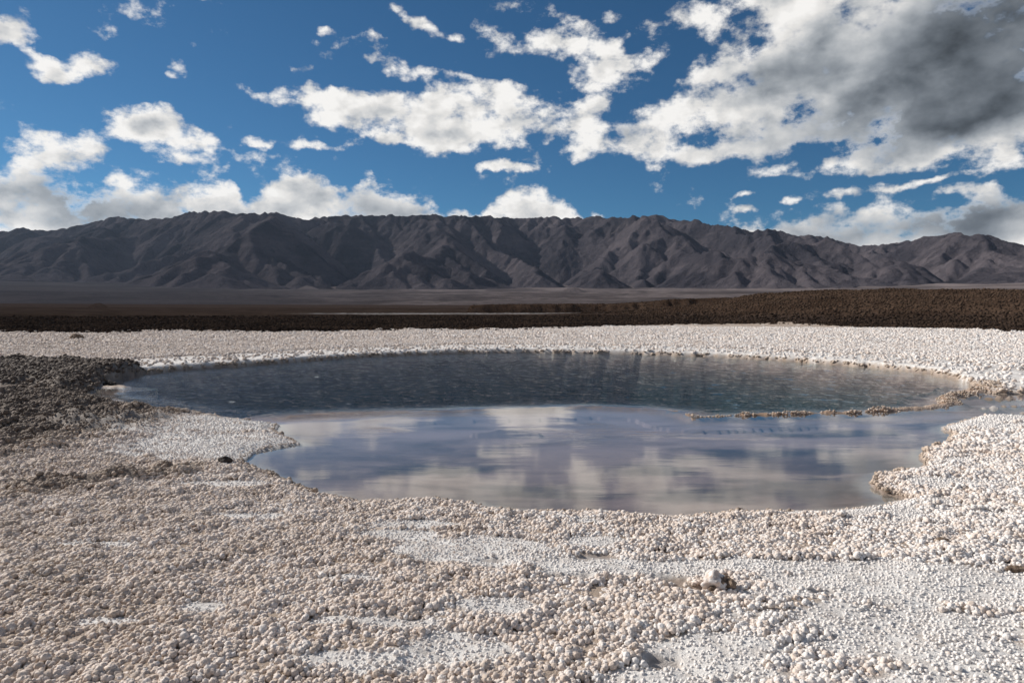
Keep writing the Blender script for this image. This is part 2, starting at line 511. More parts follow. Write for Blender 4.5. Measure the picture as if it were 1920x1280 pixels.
    z = z * (1 - sst(r, 400, 900)) + np.maximum(np.maximum(hill, bankc), plain)
    # lone knolls on the plain
    for px, rr, hh, ww in ((1075, 2900, 30, 55), (1190, 2400, 9, 80), (1125, 2500, 5, 60), (185, 420, 3.6, 5.5), (575, 3300, 34, 70)):
        if r.min() < 420 and rr > 800:
            continue
        cx, cy = rr * math.sin(az(px)), rr * math.cos(az(px))
        dd = np.hypot(x - cx, y - cy) / ww
        z = z + hh * np.clip(1 - dd, 0, 1) ** 0.9 * (1 + 0.25 * fbm(x / ww * 2.5, y / ww * 2.5, 3, 107))
    strip = strip * (1 - sst(np.maximum(hill, bankc), 0.3, 0.8))
    fields = dict(sde=sde, sdd=sdd, dr=dr, dirty=np.maximum(dirty * (sde > 0), 0), bank=bank_m * (sde > 0), soil=soil, strip=strip, far=sst(r + 120 * fbm(x / 260, y / 260, 3, 105), 640, 900) if r.max() > 420 else zero, hill=sst(np.maximum(hill, bankc), 0.3, 1.5), r=r)
    return z, fields

# damp brown hollows pressed into the near crust
HOLLOWS = [(1118, 1040, .19, .09), (1246, 1081, .16, .10), (1296, 1103, .14, .07), (1238, 1244, .10, .07), (1545, 1115, .12, .07), (1075, 1080, .16, .04), (920, 1045, .12, .05)]

def hollows(x, y):
    w = np.zeros(x.shape)
    for px, py, rx, ry in HOLLOWS:
        cx, cy = gp(px, py, 0.09)
        w = np.maximum(w, 1 - sst(np.hypot((x - cx) / rx, (y - cy) / ry) + 0.4 * fbm(x / 0.07, y / 0.07, 2, 117), 0.6, 1.05))
    return w

# smooth white pans between the nodules: (px, py, radius x, radius y) as seen in plan
PANS = [(900, 1030, .55, .28), (760, 1000, .30, .12), (1000, 1048, .45, .15), (1150, 1065, .50, .16), (940, 1145, .22, .10), (860, 1225, .24, .16), (720, 1255, .20, .10), (1400, 1058, .55, .12), (1530, 1064, .45, .12), (1700, 1090, .85, .32), (1850, 1110, .6, .25), (1700, 1175, .55, .20), (1340, 1235, .36, .14), (1300, 1275, .4, .1), (1610, 1222, .22, .09), (1860, 1250, .35, .25), (1750, 1240, .25, .10), (180, 1030, .26, .07), (375, 1148, .16, .06), (205, 1180, .16, .05), (780, 980, .3, .1), (660, 1090, .18, .06), (1260, 1290, .3, .1), (420, 830, 1.2, .8), (330, 795, 1.5, .9), (500, 820, .7, .5), (1760, 900, .3, .2), (1660, 935, .5, .2), (1600, 950, .6, .16), (1860, 785, 1.3, .9), (1800, 760, 1.0, .7), (620, 1250, .2, .06), (430, 905, .4, .12), (480, 965, .25, .08), (700, 1180, .3, .06), (1120, 1010, .25, .1), (1480, 1120, .25, .07)]

def pans(x, y):
    w = np.zeros(x.shape)
    warp = 0.35 * fbm(x / 0.25, y / 0.25, 3, 111)
    for px, py, rx, ry in PANS:
        cx, cy = gp(px, py, 0.08)
        d = np.hypot((x - cx) / (rx * 1.15), (y - cy) / (ry * 1.15)) + warp
        w = np.maximum(w, 1 - sst(d, 0.75, 1.1))
    n = fbm(x / 1.1, y / 0.45, 4, 113)
    th = np.interp(x / np.maximum(y, 0.5), [-0.6, -0.3, 0.1, 0.7], [0.62, 0.50, 0.28, 0.20])
    w = np.maximum(w, sst(n, th, th + 0.18))
    return w


# ------------------------------------------------------------------ ground sheet: rings round the standing point, fine in front
fine = np.radians(np.arange(-50, 50.001, 0.118))
rest = np.radians(np.concatenate([np.arange(52, 308, 4.0)]))
AZ = np.concatenate([fine, rest])
rr = [0.25, 0.6, 1.0, 1.3, 1.6]
while rr[-1] < 125:
    rr.append(rr[-1] * (1.0072 if 2.3 < rr[-1] < 60 else 1.0095 if rr[-1] >= 60 else 1.03))
while rr[-1] < 260:
    rr.append(rr[-1] * 1.014)
while rr[-1] < 30000:
    rr.append(rr[-1] * (1.03 if rr[-1] < 6000 else 1.12))
RR = np.array(rr)
na, nr = len(AZ), len(RR)
GA, GR = np.meshgrid(AZ, RR)
GX, GY = (GR * np.sin(GA)).ravel(), (GR * np.cos(GA)).ravel()
GZ, GF = terrain(GX, GY)
GW = pans(GX, GY)
near_k = GF['r'] < 9
GH = np.zeros_like(GZ)
GH[near_k] = hollows(GX[near_k], GY[near_k])
GZ = GZ - 0.022 * GH
idx = np.arange(na * nr).reshape(nr, na)
i00, i01 = idx[:-1], np.roll(idx, -1, 1)[:-1]
i10, i11 = idx[1:], np.roll(idx, -1, 1)[1:]
QUADS = np.stack([i00, i10, i11, i01], -1).reshape(-1, 4)[:, ::-1]

def sub(name, sel, mat, attrs, z=None):
    q = QUADS[sel]
    used, inv = np.unique(q, return_inverse=True)
    v = np.stack([GX[used], GY[used], (GZ if z is None else z)[used]], -1)
    return mesh_obj(name, v, inv.reshape(-1, 4), mat, True, {k: a[used] for k, a in attrs.items()})


# ------------------------------------------------------------------ ground materials
def salt_material():
    m, N, out = material('salt_crust')
    pos = N.add('ShaderNodeNewGeometry').outputs['Position']
    white, dirty, bank, wet, orange = (N.attr(k) for k in ('white', 'dirty', 'bank', 'wet', 'orange'))
    n1 = N.noise(pos, 1.7, 6, 0.6).outputs['Fac']
    n2 = N.noise(pos, 45.0, 4, 0.65).outputs['Fac']
    n3 = N.noise(pos, 9.0, 4, 0.6).outputs['Fac']
    tan = N.mix(N.rng(n1, 0.35, 0.65), (0.34, 0.255, 0.19), (0.50, 0.40, 0.32))
    tan = N.mix(N.rng(n3, 0.55, 0.75), tan, (0.44, 0.33, 0.25))
    wht = N.mix(N.rng(n3, 0.40, 0.68), (0.84, 0.80, 0.755), (0.68, 0.625, 0.575))
    wht = N.mix(N.m('MULTIPLY', N.rng(N.noise(pos, 4.0, 6, 0.65).outputs['Fac'], 0.52, 0.70), 0.75), wht, (0.46, 0.40, 0.355))
    col = N.mix(N.m('MULTIPLY', white, N.rng(n2, 0.18, 0.42), clamp=True), tan, wht)
    col = N.mix(N.m('MULTIPLY', dirty, 0.9), col, N.mix(N.rng(n3, 0.35, 0.65), (0.11, 0.085, 0.068), (0.26, 0.21, 0.175)))
    col = N.mix(bank, col, N.mix(N.rng(n2, 0.35, 0.65), (0.055, 0.041, 0.033), (0.13, 0.10, 0.078)))
    col = N.mix(N.m('MULTIPLY', orange, 0.8), col, (0.42, 0.26, 0.16))
    col = N.mix(N.m('MULTIPLY', wet, 0.75), col, (0.22, 0.17, 0.145))
    h = N.m('ADD', N.m('MULTIPLY', n2, 0.6), N.m('MULTIPLY', N.noise(pos, 160.0, 3, 0.6).outputs['Fac'], 0.25))
    principled(N, out, col, N.m('SUBTRACT', 0.85, N.m('MULTIPLY', wet, 0.55)), 0.3, bump(N, h, 0.022))
    return m

def bed_material():
    m, N, out = material('lagoon_mud')
    pos = N.add('ShaderNodeNewGeometry').outputs['Position']
    sc = N.add('ShaderNodeVectorMath', operation='MULTIPLY')
    N.put(sc.inputs[0], pos)
    sc.inputs[1].default_value = (0.55, 1.1, 1)
    n1 = N.noise(sc.outputs[0], 0.9, 6, 0.6, dist=0.6).outputs['Fac']
    n2 = N.noise(sc.outputs[0], 6.0, 5, 0.65).outputs['Fac']
    col = N.mix(N.rng(n1, 0.35, 0.65), (0.16, 0.108, 0.092), (0.36, 0.25, 0.212))
    col = N.mix(N.m('MULTIPLY', N.rng(n2, 0.50, 0.75), 0.5), col, (0.32, 0.23, 0.20))
    col = N.mix(N.m('MULTIPLY', N.attr('pale'), N.rng(n1, 0.25, 0.6)), col, (0.44, 0.32, 0.32))
    col = N.mix(N.m('MULTIPLY', N.attr('mud'), N.rng(n1, 0.2, 0.5)), col, (0.060, 0.042, 0.036))
    col = N.mix(N.attr('deep'), col, (0.005, 0.040, 0.050))
    col = N.mix(N.attr('orange'), col, (0.36, 0.22, 0.14))
    col = N.mix(N.attr('edge'), col, (0.40, 0.34, 0.30))
    principled(N, out, col, 0.9, 0.1, bump(N, n2, 0.02))
    return m

def soil_material():
    m, N, out = material('brown_earth')
    pos = N.add('ShaderNodeNewGeometry').outputs['Position']
    n1 = N.noise(pos, 0.12, 6, 0.6).outputs['Fac']
    n2 = N.noise(pos, 2.2, 6, 0.65).outputs['Fac']
    col = N.mix(N.rng(n1, 0.35, 0.65), (0.040, 0.028, 0.022), (0.075, 0.052, 0.041))
    col = N.mix(N.attr('hill'), col, N.mix(N.rng(n1, 0.38, 0.62), (0.058, 0.036, 0.025), (0.105, 0.067, 0.046)))
    col = N.mix(N.m('MULTIPLY', N.rng(n2, 0.55, 0.75), 0.5), col, (0.15, 0.105, 0.078))
    col = N.mix(N.attr('strip'), col, (0.72, 0.68, 0.64))
    matte(N, out, col, bump(N, n2, 0.20))
    return m

def plain_material():
    m, N, out = material('gravel_plain')
    pos = N.add('ShaderNodeNewGeometry').outputs['Position']
    sc = N.add('ShaderNodeVectorMath', operation='MULTIPLY')
    N.put(sc.inputs[0], pos)
    sc.inputs[1].default_value = (1.0, 0.55, 0.0)
    n1 = N.noise(sc.outputs[0], 0.0032, 8, 0.62, dist=0.8).outputs['Fac']
    n2 = N.noise(sc.outputs[0], 0.03, 6, 0.7).outputs['Fac']
    col = N.mix(N.rng(n1, 0.36, 0.64), (0.085, 0.070, 0.068), (0.20, 0.163, 0.154))
    col = N.mix(N.m('MULTIPLY', N.rng(n2, 0.46, 0.66), 0.8), col, (0.075, 0.062, 0.060))
    col = N.mix(N.attr('fan'), col, N.mix(N.rng(n1, 0.4, 0.6), (0.125, 0.103, 0.100), (0.25, 0.205, 0.193)))
    col = N.mix(N.attr('cloud_shade'), col, (0.062, 0.059, 0.066))  # cloud shade over the left of the plain, put into its colour
    col = N.mix(N.attr('far'), (0.075, 0.054, 0.045), col)
    matte(N, out, col, bump(N, n2, 6.0))
    return m

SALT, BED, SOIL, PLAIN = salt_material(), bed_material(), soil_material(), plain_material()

sde, soilf, farf = GF['sde'], GF['soil'], GF['far']
underwater = GZ < -0.004
wet = (1 - sst(GZ, 0.004, 0.030)) * (GF['r'] < 40) + 0
beach = (1 - np.clip(GF['dirty'] * 1.4, 0, 1)) * sst(sde, 0.02, 0.12) * (1 - sst(sde + 0.5 * fbm(GX / 2, GY / 2, 3, 121), 1.6, 3.2)) * sst(GY, 11.5, 14.5)
white_attr = np.clip(np.maximum(GW, beach * 1.0), 0, 1)
orange_attr = np.exp(-(GF['dr'] / 0.28) ** 2) * (GF['r'] < 40)
near_attrs = dict(white=white_attr, dirty=GF['dirty'], bank=GF['bank'], wet=np.maximum(wet * (GF['bank'] < 0.4), GH * 0.7), orange=orange_attr)
mud = np.zeros_like(GZ)
mk = GF['r'] < 16
for px, py, rx, ry in ((1500, 922, 1.1, .55), (1600, 880, .8, .7), (1320, 935, .9, .35), (1000, 925, .8, .35), (1420, 850, 1.2, .5), (820, 880, .9, .5), (1230, 880, .6, .3), (1560, 815, 1.1, .35)):
    cx, cy = gp(px, py, -0.1)
    mud[mk] = np.maximum(mud[mk], 1 - sst(np.hypot((GX[mk] - cx) / rx, (GY[mk] - cy) / ry) + 0.7 * fbm(GX[mk] / 0.5, GY[mk] / 0.3, 4, 167), 0.35, 1.1))
bed_attrs = dict(mud=mud * 0.9, pale=np.exp(-(GF['dr'] / 2.6) ** 2) * (0.75 + 0.6 * fbm(GX / 1.5, GY / 0.8, 3, 165)) * (GF['r'] < 40), deep=sst(-GF['sdd'], 0.05, 0.9), orange=orange_attr * 0.9, edge=1 - sst(-sde, 0.0, 0.22))
soil_attrs = dict(hill=GF['hill'], strip=GF['strip'])

def fmean(a):
    return a[QUADS].mean(1)
f_soil, f_r, f_zmax = fmean(soilf), fmean(GF['r']), GZ[QUADS].max(1)
f_zmin = GZ[QUADS].min(1)
near = f_r < 420
is_soil = near & (f_soil > 0.5)
is_bed = near & ~is_soil & (f_zmax < 0.0) & (f_r < 60)
is_salt = near & ~is_soil & ~is_bed
tag(sub('salt_flat', is_salt, SALT, near_attrs), 'pale salt crust round the lagoon', kind='structure')
tag(sub('lagoon_bed', is_bed, BED, bed_attrs), 'muddy bed under the lagoon water', kind='structure')
tag(sub('brown_earth', is_soil, SOIL, soil_attrs), 'dark brown clodded earth beyond the salt', kind='structure')
tag(sub('gravel_plain', ~near, PLAIN, dict(far=farf, fan=sst(GF['r'] + 500 * fbm(GX / 600, GY / 900, 4, 163), 1900, 3300), cloud_shade=0.75 * (1 - sst(np.arctan2(GX, GY) + 0.25 * fbm(GX / 900, GY / 900, 3, 161), -0.55, 0.05)))), 'grey gravel plain rising to the mountains', kind='structure')

# ------------------------------------------------------------------ mountains: a block shaped by running water
def flow_erode(z, fixed, dx, K, iters, talus, fill_every=4):
    import heapq
    ny, nx = z.shape
    n = ny * nx
    offs = [(-1, 0, 1), (1, 0, 1), (0, -1, 1), (0, 1, 1), (-1, -1, 1.41421), (-1, 1, 1.41421), (1, -1, 1.41421), (1, 1, 1.41421)]
    ids = np.arange(n).reshape(ny, nx)

    def fill(zz):
        flat = zz.ravel().tolist()
        done = bytearray(n)
        heap = []
        fx = fixed.ravel()
        b = np.zeros((ny, nx), bool)
        b[0], b[-1], b[:, 0], b[:, -1] = True, True, True, True
        seed = np.flatnonzero(b.ravel())
        for i in seed.tolist():
            heap.append((flat[i], i))
            done[i] = 1
        heapq.heapify(heap)
        pop, push = heapq.heappop, heapq.heappush
        nb = (-nx, nx, -1, 1)
        while heap:
            h, i = pop(heap)
            c = i % nx
            for k in nb:
                j = i + k
                if j < 0 or j >= n or done[j]:
                    continue
                if (k == -1 and c == 0) or (k == 1 and c == nx - 1):
                    continue
                done[j] = 1
                v = flat[j]
                if v <= h:
                    v = h + 0.02
                    flat[j] = v
                push(heap, (v, j))
        return np.array(flat).reshape(ny, nx)

    zf = z.copy()
    for it in range(iters):
        if it % fill_every == 0:
            zf = fill(zf)
        pad = np.pad(zf, 1, mode='edge')
        best = np.zeros((ny, nx))
        rec = ids.copy()
        dist = np.full((ny, nx), dx)
        for dy_, dx_, l in offs:
            nbz = pad[1 + dy_:1 + dy_ + ny, 1 + dx_:1 + dx_ + nx]
            s = (zf - nbz) / (l * dx)
            k = s > best
            best = np.where(k, s, best)
            rec = np.where(k, ids + dy_ * nx + dx_, rec)
            dist = np.where(k, l * dx, dist)
        rec = np.where(fixed, ids, rec).ravel()
        dist = dist.ravel()
        depth = (rec != np.arange(n)).astype(np.int32)
        p = rec.copy()
        while True:
            add = depth[p]
            if not add.any():
                break
            depth = depth + add
            p = p[p]
        order = np.argsort(depth, kind='stable')
        bounds = np.searchsorted(depth[order], np.arange(depth.max() + 2))
        acc = np.full(n, dx * dx)
        for lv in range(depth.max(), 0, -1):
            ii = order[bounds[lv]:bounds[lv + 1]]
            np.add.at(acc, rec[ii], acc[ii])
        Fk = K * np.sqrt(acc) / dist
        zz = zf.ravel().copy()
        for lv in range(1, depth.max() + 1):
            ii = order[bounds[lv]:bounds[lv + 1]]
            rz = zz[rec[ii]]
            zn = (zz[ii] + Fk[ii] * rz) / (1 + Fk[ii])
            zz[ii] = np.minimum(zn, rz + talus * dist[ii])
        zf = zz.reshape(ny, nx)
        # slope creep
        pad = np.pad(zf, 1, mode='edge')
        lap = (pad[:-2, 1:-1] + pad[2:, 1:-1] + pad[1:-1, :-2] + pad[1:-1, 2:] - 4 * zf)
        zf = np.where(fixed, zf, zf + 0.038 * lap)
    return zf


def plain_height(x, y):
    r = np.hypot(x, y)
    return 8.2 * sst(r, 185, 720) + 4.0 * sst(r, 700, 1500) + 128.0 * np.clip((r - 900) / 3000, 0, 3) ** 1.25

SKYLINE = [(-700, 440), (-300, 436), (0, 432), (40, 432), (84, 437), (150, 428), (200, 415), (240, 412), (290, 415), (340, 405), (400, 401), (450, 406), (520, 402), (560, 408), (620, 409), (690, 413), (780, 409), (860, 409), (960, 412), (1050, 413), (1120, 412), (1165, 408), (1210, 405), (1250, 409), (1300, 413), (1330, 420), (1380, 425), (1412, 433), (1447, 428), (1478, 437), (1505, 441), (1540, 438), (1570, 443), (1612, 454), (1650, 447), (1740, 441), (1800, 440), (1850, 447), (1920, 455), (2200, 462), (2700, 470)]
FOOT = [(-700, 4300), (-200, 4300), (120, 4100), (250, 3900), (320, 3150), (430, 3000), (520, 3200), (640, 3350), (760, 3200), (900, 3450), (1000, 3650), (1150, 3700), (1300, 3550), (1450, 3050), (1600, 3150), (1750, 3500), (1920, 3400), (2700, 3500)]
DEPTH = [(-700, 2600), (0, 2500), (250, 2300), (420, 2100), (530, 1750), (640, 2150), (900, 2100), (1200, 1950), (1450, 2200), (1600, 2600), (1800, 2300), (2700, 2300)]

def build_mountains():
    dx = 12.0
    xs = np.arange(-5200, 5200.1, dx)
    ys = np.arange(2350, 6700.1, dx)
    X, Y = np.meshgrid(xs, ys)
    A, RD = np.arctan2(X, Y), np.hypot(X, Y)
    def curve(tab):
        return np.interp(A, [az(p[0]) for p in tab], [p[1] for p in tab])
    wobx = fbm(X / 900, Y / 900, 3, 201) * 260 + fbm(X / 260, Y / 260, 3, 203) * 70
    foot, dep = curve(FOOT), curve(DEPTH)
    t = (RD + wobx - foot) / dep
    skyel = np.interp(A, [ang(*p)[0] for p in SKYLINE], [ang(*p)[1] for p in SKYLINE])
    base = plain_height(X, Y)
    crest = CAM_Z + (foot + dep) * np.tan(skyel) - plain_height((foot + dep) * np.sin(A), (foot + dep) * np.cos(A))
    e = crest * 1.12 * np.clip(t, 0, 1) ** 0.85
    e = e - np.clip(t - 1.05, 0, 3) * crest * 0.35
    # separate summits and foothills standing out in front
    for px, rr_, hh, wx, wy in ((525, 4450, 610, 620, 1150), (410, 3500, 190, 420, 420), (760, 3950, 430, 420, 620), (740, 3450, 170, 330, 260), (1210, 5200, 620, 900, 1500), (1450, 3650, 210, 520, 500), (1660, 3900, 170, 500, 420), (1800, 4700, 430, 700, 1100), (180, 5000, 330, 700, 900), (1560, 4600, 380, 420, 900), (1000, 4500, 480, 380, 900), (1320, 3900, 300, 330, 650), (1110, 4050, 290, 260, 560)):
        cx, cy = rr_ * math.sin(az(px)), rr_ * math.cos(az(px))
        q = np.hypot((X - cx) / wx, (Y - cy) / wy)
        e = np.maximum(e, hh * (1 - q) + 0)
    e = e * (1 + 0.34 * fbm(X / 430, Y / 430, 4, 211)) + np.where(e > 0, 34 * fbm(X / 110, Y / 110, 4, 213), 0) * sst(e, 0, 60)
    # valleys on the right lean towards the right
    e = e - 0.05 * np.clip(X - 800, 0, 2500) * sst(e, 20, 200)
    e = np.maximum(e, 0)
    fixed = e <= 0.5
    z = flow_erode(base + e, fixed, dx, 0.050, 20, 0.80)
    e = np.maximum(z - base, 0)
    # bring the seen crest to its height, azimuth by azimuth in a broad window
    bins = np.radians(np.arange(-52, 52.1, 0.35))
    elev = np.arctan2(z - CAM_Z, RD)
    bi = np.clip(np.searchsorted(bins, A.ravel()), 0, len(bins) - 1)
    seen = np.full(len(bins), -1.0)
    np.maximum.at(seen, bi, elev.ravel())
    want = np.interp(bins, [ang(*p)[0] for p in SKYLINE], [ang(*p)[1] for p in SKYLINE])
    ratio = np.clip(want / np.maximum(seen, 0.02), 0.4, 2.5)
    ker = np.hanning(7)
    ker /= ker.sum()
    ratio = np.convolve(np.pad(ratio, 3, mode='edge'), ker, 'valid')
    z = base + e * np.interp(A, bins, ratio)
    e = z - base
    # fine rills down the slopes
    Xw = X + 90 * fbm(X / 320, Y / 320, 3, 223) - 0.22 * np.clip(X - 300, 0, 3000) * (Y - 4500) / 2500
    z = z + sst(e, 8, 90) * (fbm(X / 42, Y / 42, 3, 221) * 4.0 + (0.16 - np.abs(fbm(Xw / 62, Y / 330, 2, 225))) * 26.0)
    z = np.where(e < 0.6, base - 12.0, z - 1.0)
    ny, nx = X.shape
    ids = np.arange(ny * nx).reshape(ny, nx)
    q = np.stack([ids[:-1, :-1], ids[:-1, 1:], ids[1:, 1:], ids[1:, :-1]], -1).reshape(-1, 4)
    keep = (e.ravel()[q].max(1) > 0.6)
    q = q[keep]
    used, inv = np.unique(q, return_inverse=True)
    v = np.stack([X.ravel()[used], Y.ravel()[used], z.ravel()[used]], -1)
    m, N, out = material('mountain_rock')
    pos = N.add('ShaderNodeNewGeometry').outputs['Position']
    n1 = N.noise(pos, 0.0022, 6, 0.6).outputs['Fac']
    n2 = N.noise(pos, 0.03, 7, 0.68).outputs['Fac']
    sv = N.add('ShaderNodeVectorMath', operation='MULTIPLY')
    N.put(sv.inputs[0], pos)
    sv.inputs[1].default_value = (0.0016, 0.0016, 0.022)
    n3 = N.noise(sv.outputs[0], 1.0, 5, 0.6, dist=0.5).outputs['Fac']
    col = N.mix(N.rng(n1, 0.36, 0.64), (0.066, 0.060, 0.070), (0.140, 0.120, 0.128))
    col = N.mix(N.m('MULTIPLY', N.rng(n3, 0.5, 0.68), 0.22), col, (0.185, 0.157, 0.16))
    col = N.mix(N.m('MULTIPLY', N.rng(n2, 0.5, 0.7), 0.4), col, (0.040, 0.036, 0.042))
    matte(N, out, col, bump(N, n2, 20.0))
    tag(mesh_obj('mountain_range', v, inv.reshape(-1, 4), m), 'dark bare gullied mountain range along the horizon', kind='structure')

build_mountains()


# ------------------------------------------------------------------ water
def water_material():
    m, N, out = material('lagoon_water')
    pos = N.add('ShaderNodeNewGeometry').outputs['Position']
    rip = N.attr('ripple')
    def stretched(sx, sy, rot):
        mp = N.add('ShaderNodeMapping')
        N.put(mp.inputs['Vector'], pos)
        mp.inputs['Rotation'].default_value = (0, 0, R(rot))
        mp.inputs['Scale'].default_value = (sx, sy, 1)
        return mp.outputs[0]
    w1 = N.noise(stretched(2.2, 6.0, 8), 1.0, 4, 0.6, dist=0.5).outputs['Fac']
    w2 = N.noise(stretched(7.0, 16.0, -12), 1.0, 3, 0.6, dist=0.4).outputs['Fac']
    calm = N.noise(stretched(0.8, 3.5, 4), 1.0, 3, 0.55).outputs['Fac']
    h = N.m('ADD', N.m('MULTIPLY', w1, 0.60), N.m('MULTIPLY', w2, 0.25))
    h = N.m('ADD', N.m('MULTIPLY', h, rip), N.m('MULTIPLY', calm, 0.006))
    nrm = bump(N, h, 0.15)
    # Schlick reflectance of brine, the same from above and from below
    geo = N.add('ShaderNodeNewGeometry')
    dt = N.add('ShaderNodeVectorMath', operation='DOT_PRODUCT')
    N.put(dt.inputs[0], nrm)
    N.put(dt.inputs[1], geo.outputs['Incoming'])
    graz = N.m('SUBTRACT', 1.0, N.m('ABSOLUTE', dt.outputs['Value']), clamp=True)
    fr = N.m('MULTIPLY_ADD', N.m('POWER', graz, 5.0), 0.974, 0.026)
    gl = N.add('ShaderNodeBsdfGlossy')
    gl.inputs['Roughness'].default_value = 0.05
    gl.inputs['Color'].default_value = (1, 1, 1, 1)
    N.put(gl.inputs['Normal'], nrm)
    tr = N.add('ShaderNodeBsdfTransparent')
    tr.inputs['Color'].default_value = (0.86, 0.90, 0.90, 1)
    mx = N.add('ShaderNodeMixShader')
    N.put(mx.inputs[0], fr)
    N.put(mx.inputs[1], tr.outputs[0])
    N.put(mx.inputs[2], gl.outputs[0])
    N.put(out.inputs['Surface'], mx.outputs[0])
    return m

is_water = near & (f_zmin < 0.002) & (f_r < 60) & (fmean(GF['bank']) < 0.9)
open_w = sst(-GF['sdd'], -0.05, 0.9)
lx, ly = gp(420, 765)
inlet = 1 - sst(np.hypot((GX - lx) / 3.6, (GY - ly) / 1.9), 0.5, 1.0)
gust = 0.035 * sst(fbm(GX / 2.6, GY / 1.2, 3, 131), 0.0, 0.5) * sst(GY, 6.5, 9.0)
ripple = np.clip(np.maximum(open_w, inlet * 0.45) + gust, 0, 1)
wave = np.zeros_like(GZ)
wk = (GF['r'] < 45) & (ripple > 0.01)
wx, wy = GX[wk], GY[wk]
ws = wx * 0.26
wave[wk] = ripple[wk] * (0.019 * fbm(wx / 0.80, (wy + ws) / 0.38, 2, 171) + 0.009 * fbm(wx / 0.36, (wy - ws) / 0.20, 2, 173))
tag(sub('lagoon_water', is_water, water_material(), dict(ripple=ripple), z=wave), 'lagoon water, rippled over the basin and calm on the shelf', kind='structure')


# ------------------------------------------------------------------ salt nodules and earth clods: uncountable, scattered on the ground sheet
NF = len(fine)
def lookup(x, y, *arrs):
    a, r = np.arctan2(x, y), np.hypot(x, y)
    fa = np.clip((a - fine[0]) / (fine[1] - fine[0]), 0, NF - 1.001)
    ja = fa.astype(int)
    ta = fa - ja
    jr = np.clip(np.searchsorted(RR, r) - 1, 0, nr - 2)
    tr = np.clip((r - RR[jr]) / (RR[jr + 1] - RR[jr]), 0, 1)
    res = []
    for A in arrs:
        G = A.reshape(nr, na)
        res.append((G[jr, ja] * (1 - ta) + G[jr, ja + 1] * ta) * (1 - tr) + (G[jr + 1, ja] * (1 - ta) + G[jr + 1, ja + 1] * ta) * tr)
    return res

rs_ = np.random.RandomState(7)
def scatter(r0, r1, sp, half=R(48)):
    xs = np.arange(-r1 * math.sin(half), r1 * math.sin(half), sp)
    ys = np.arange(0, r1, sp * 0.9)
    X, Y = np.meshgrid(xs, ys)
    X[1::2] += sp / 2
    X = X.ravel() + rs_.uniform(-.42, .42, X.size) * sp
    Y = Y.ravel() + rs_.uniform(-.42, .42, Y.size) * sp
    r = np.hypot(X, Y)
    k = (r >= r0) & (r < r1) & (np.abs(np.arctan2(X, Y)) < half)
    return X[k], Y[k]

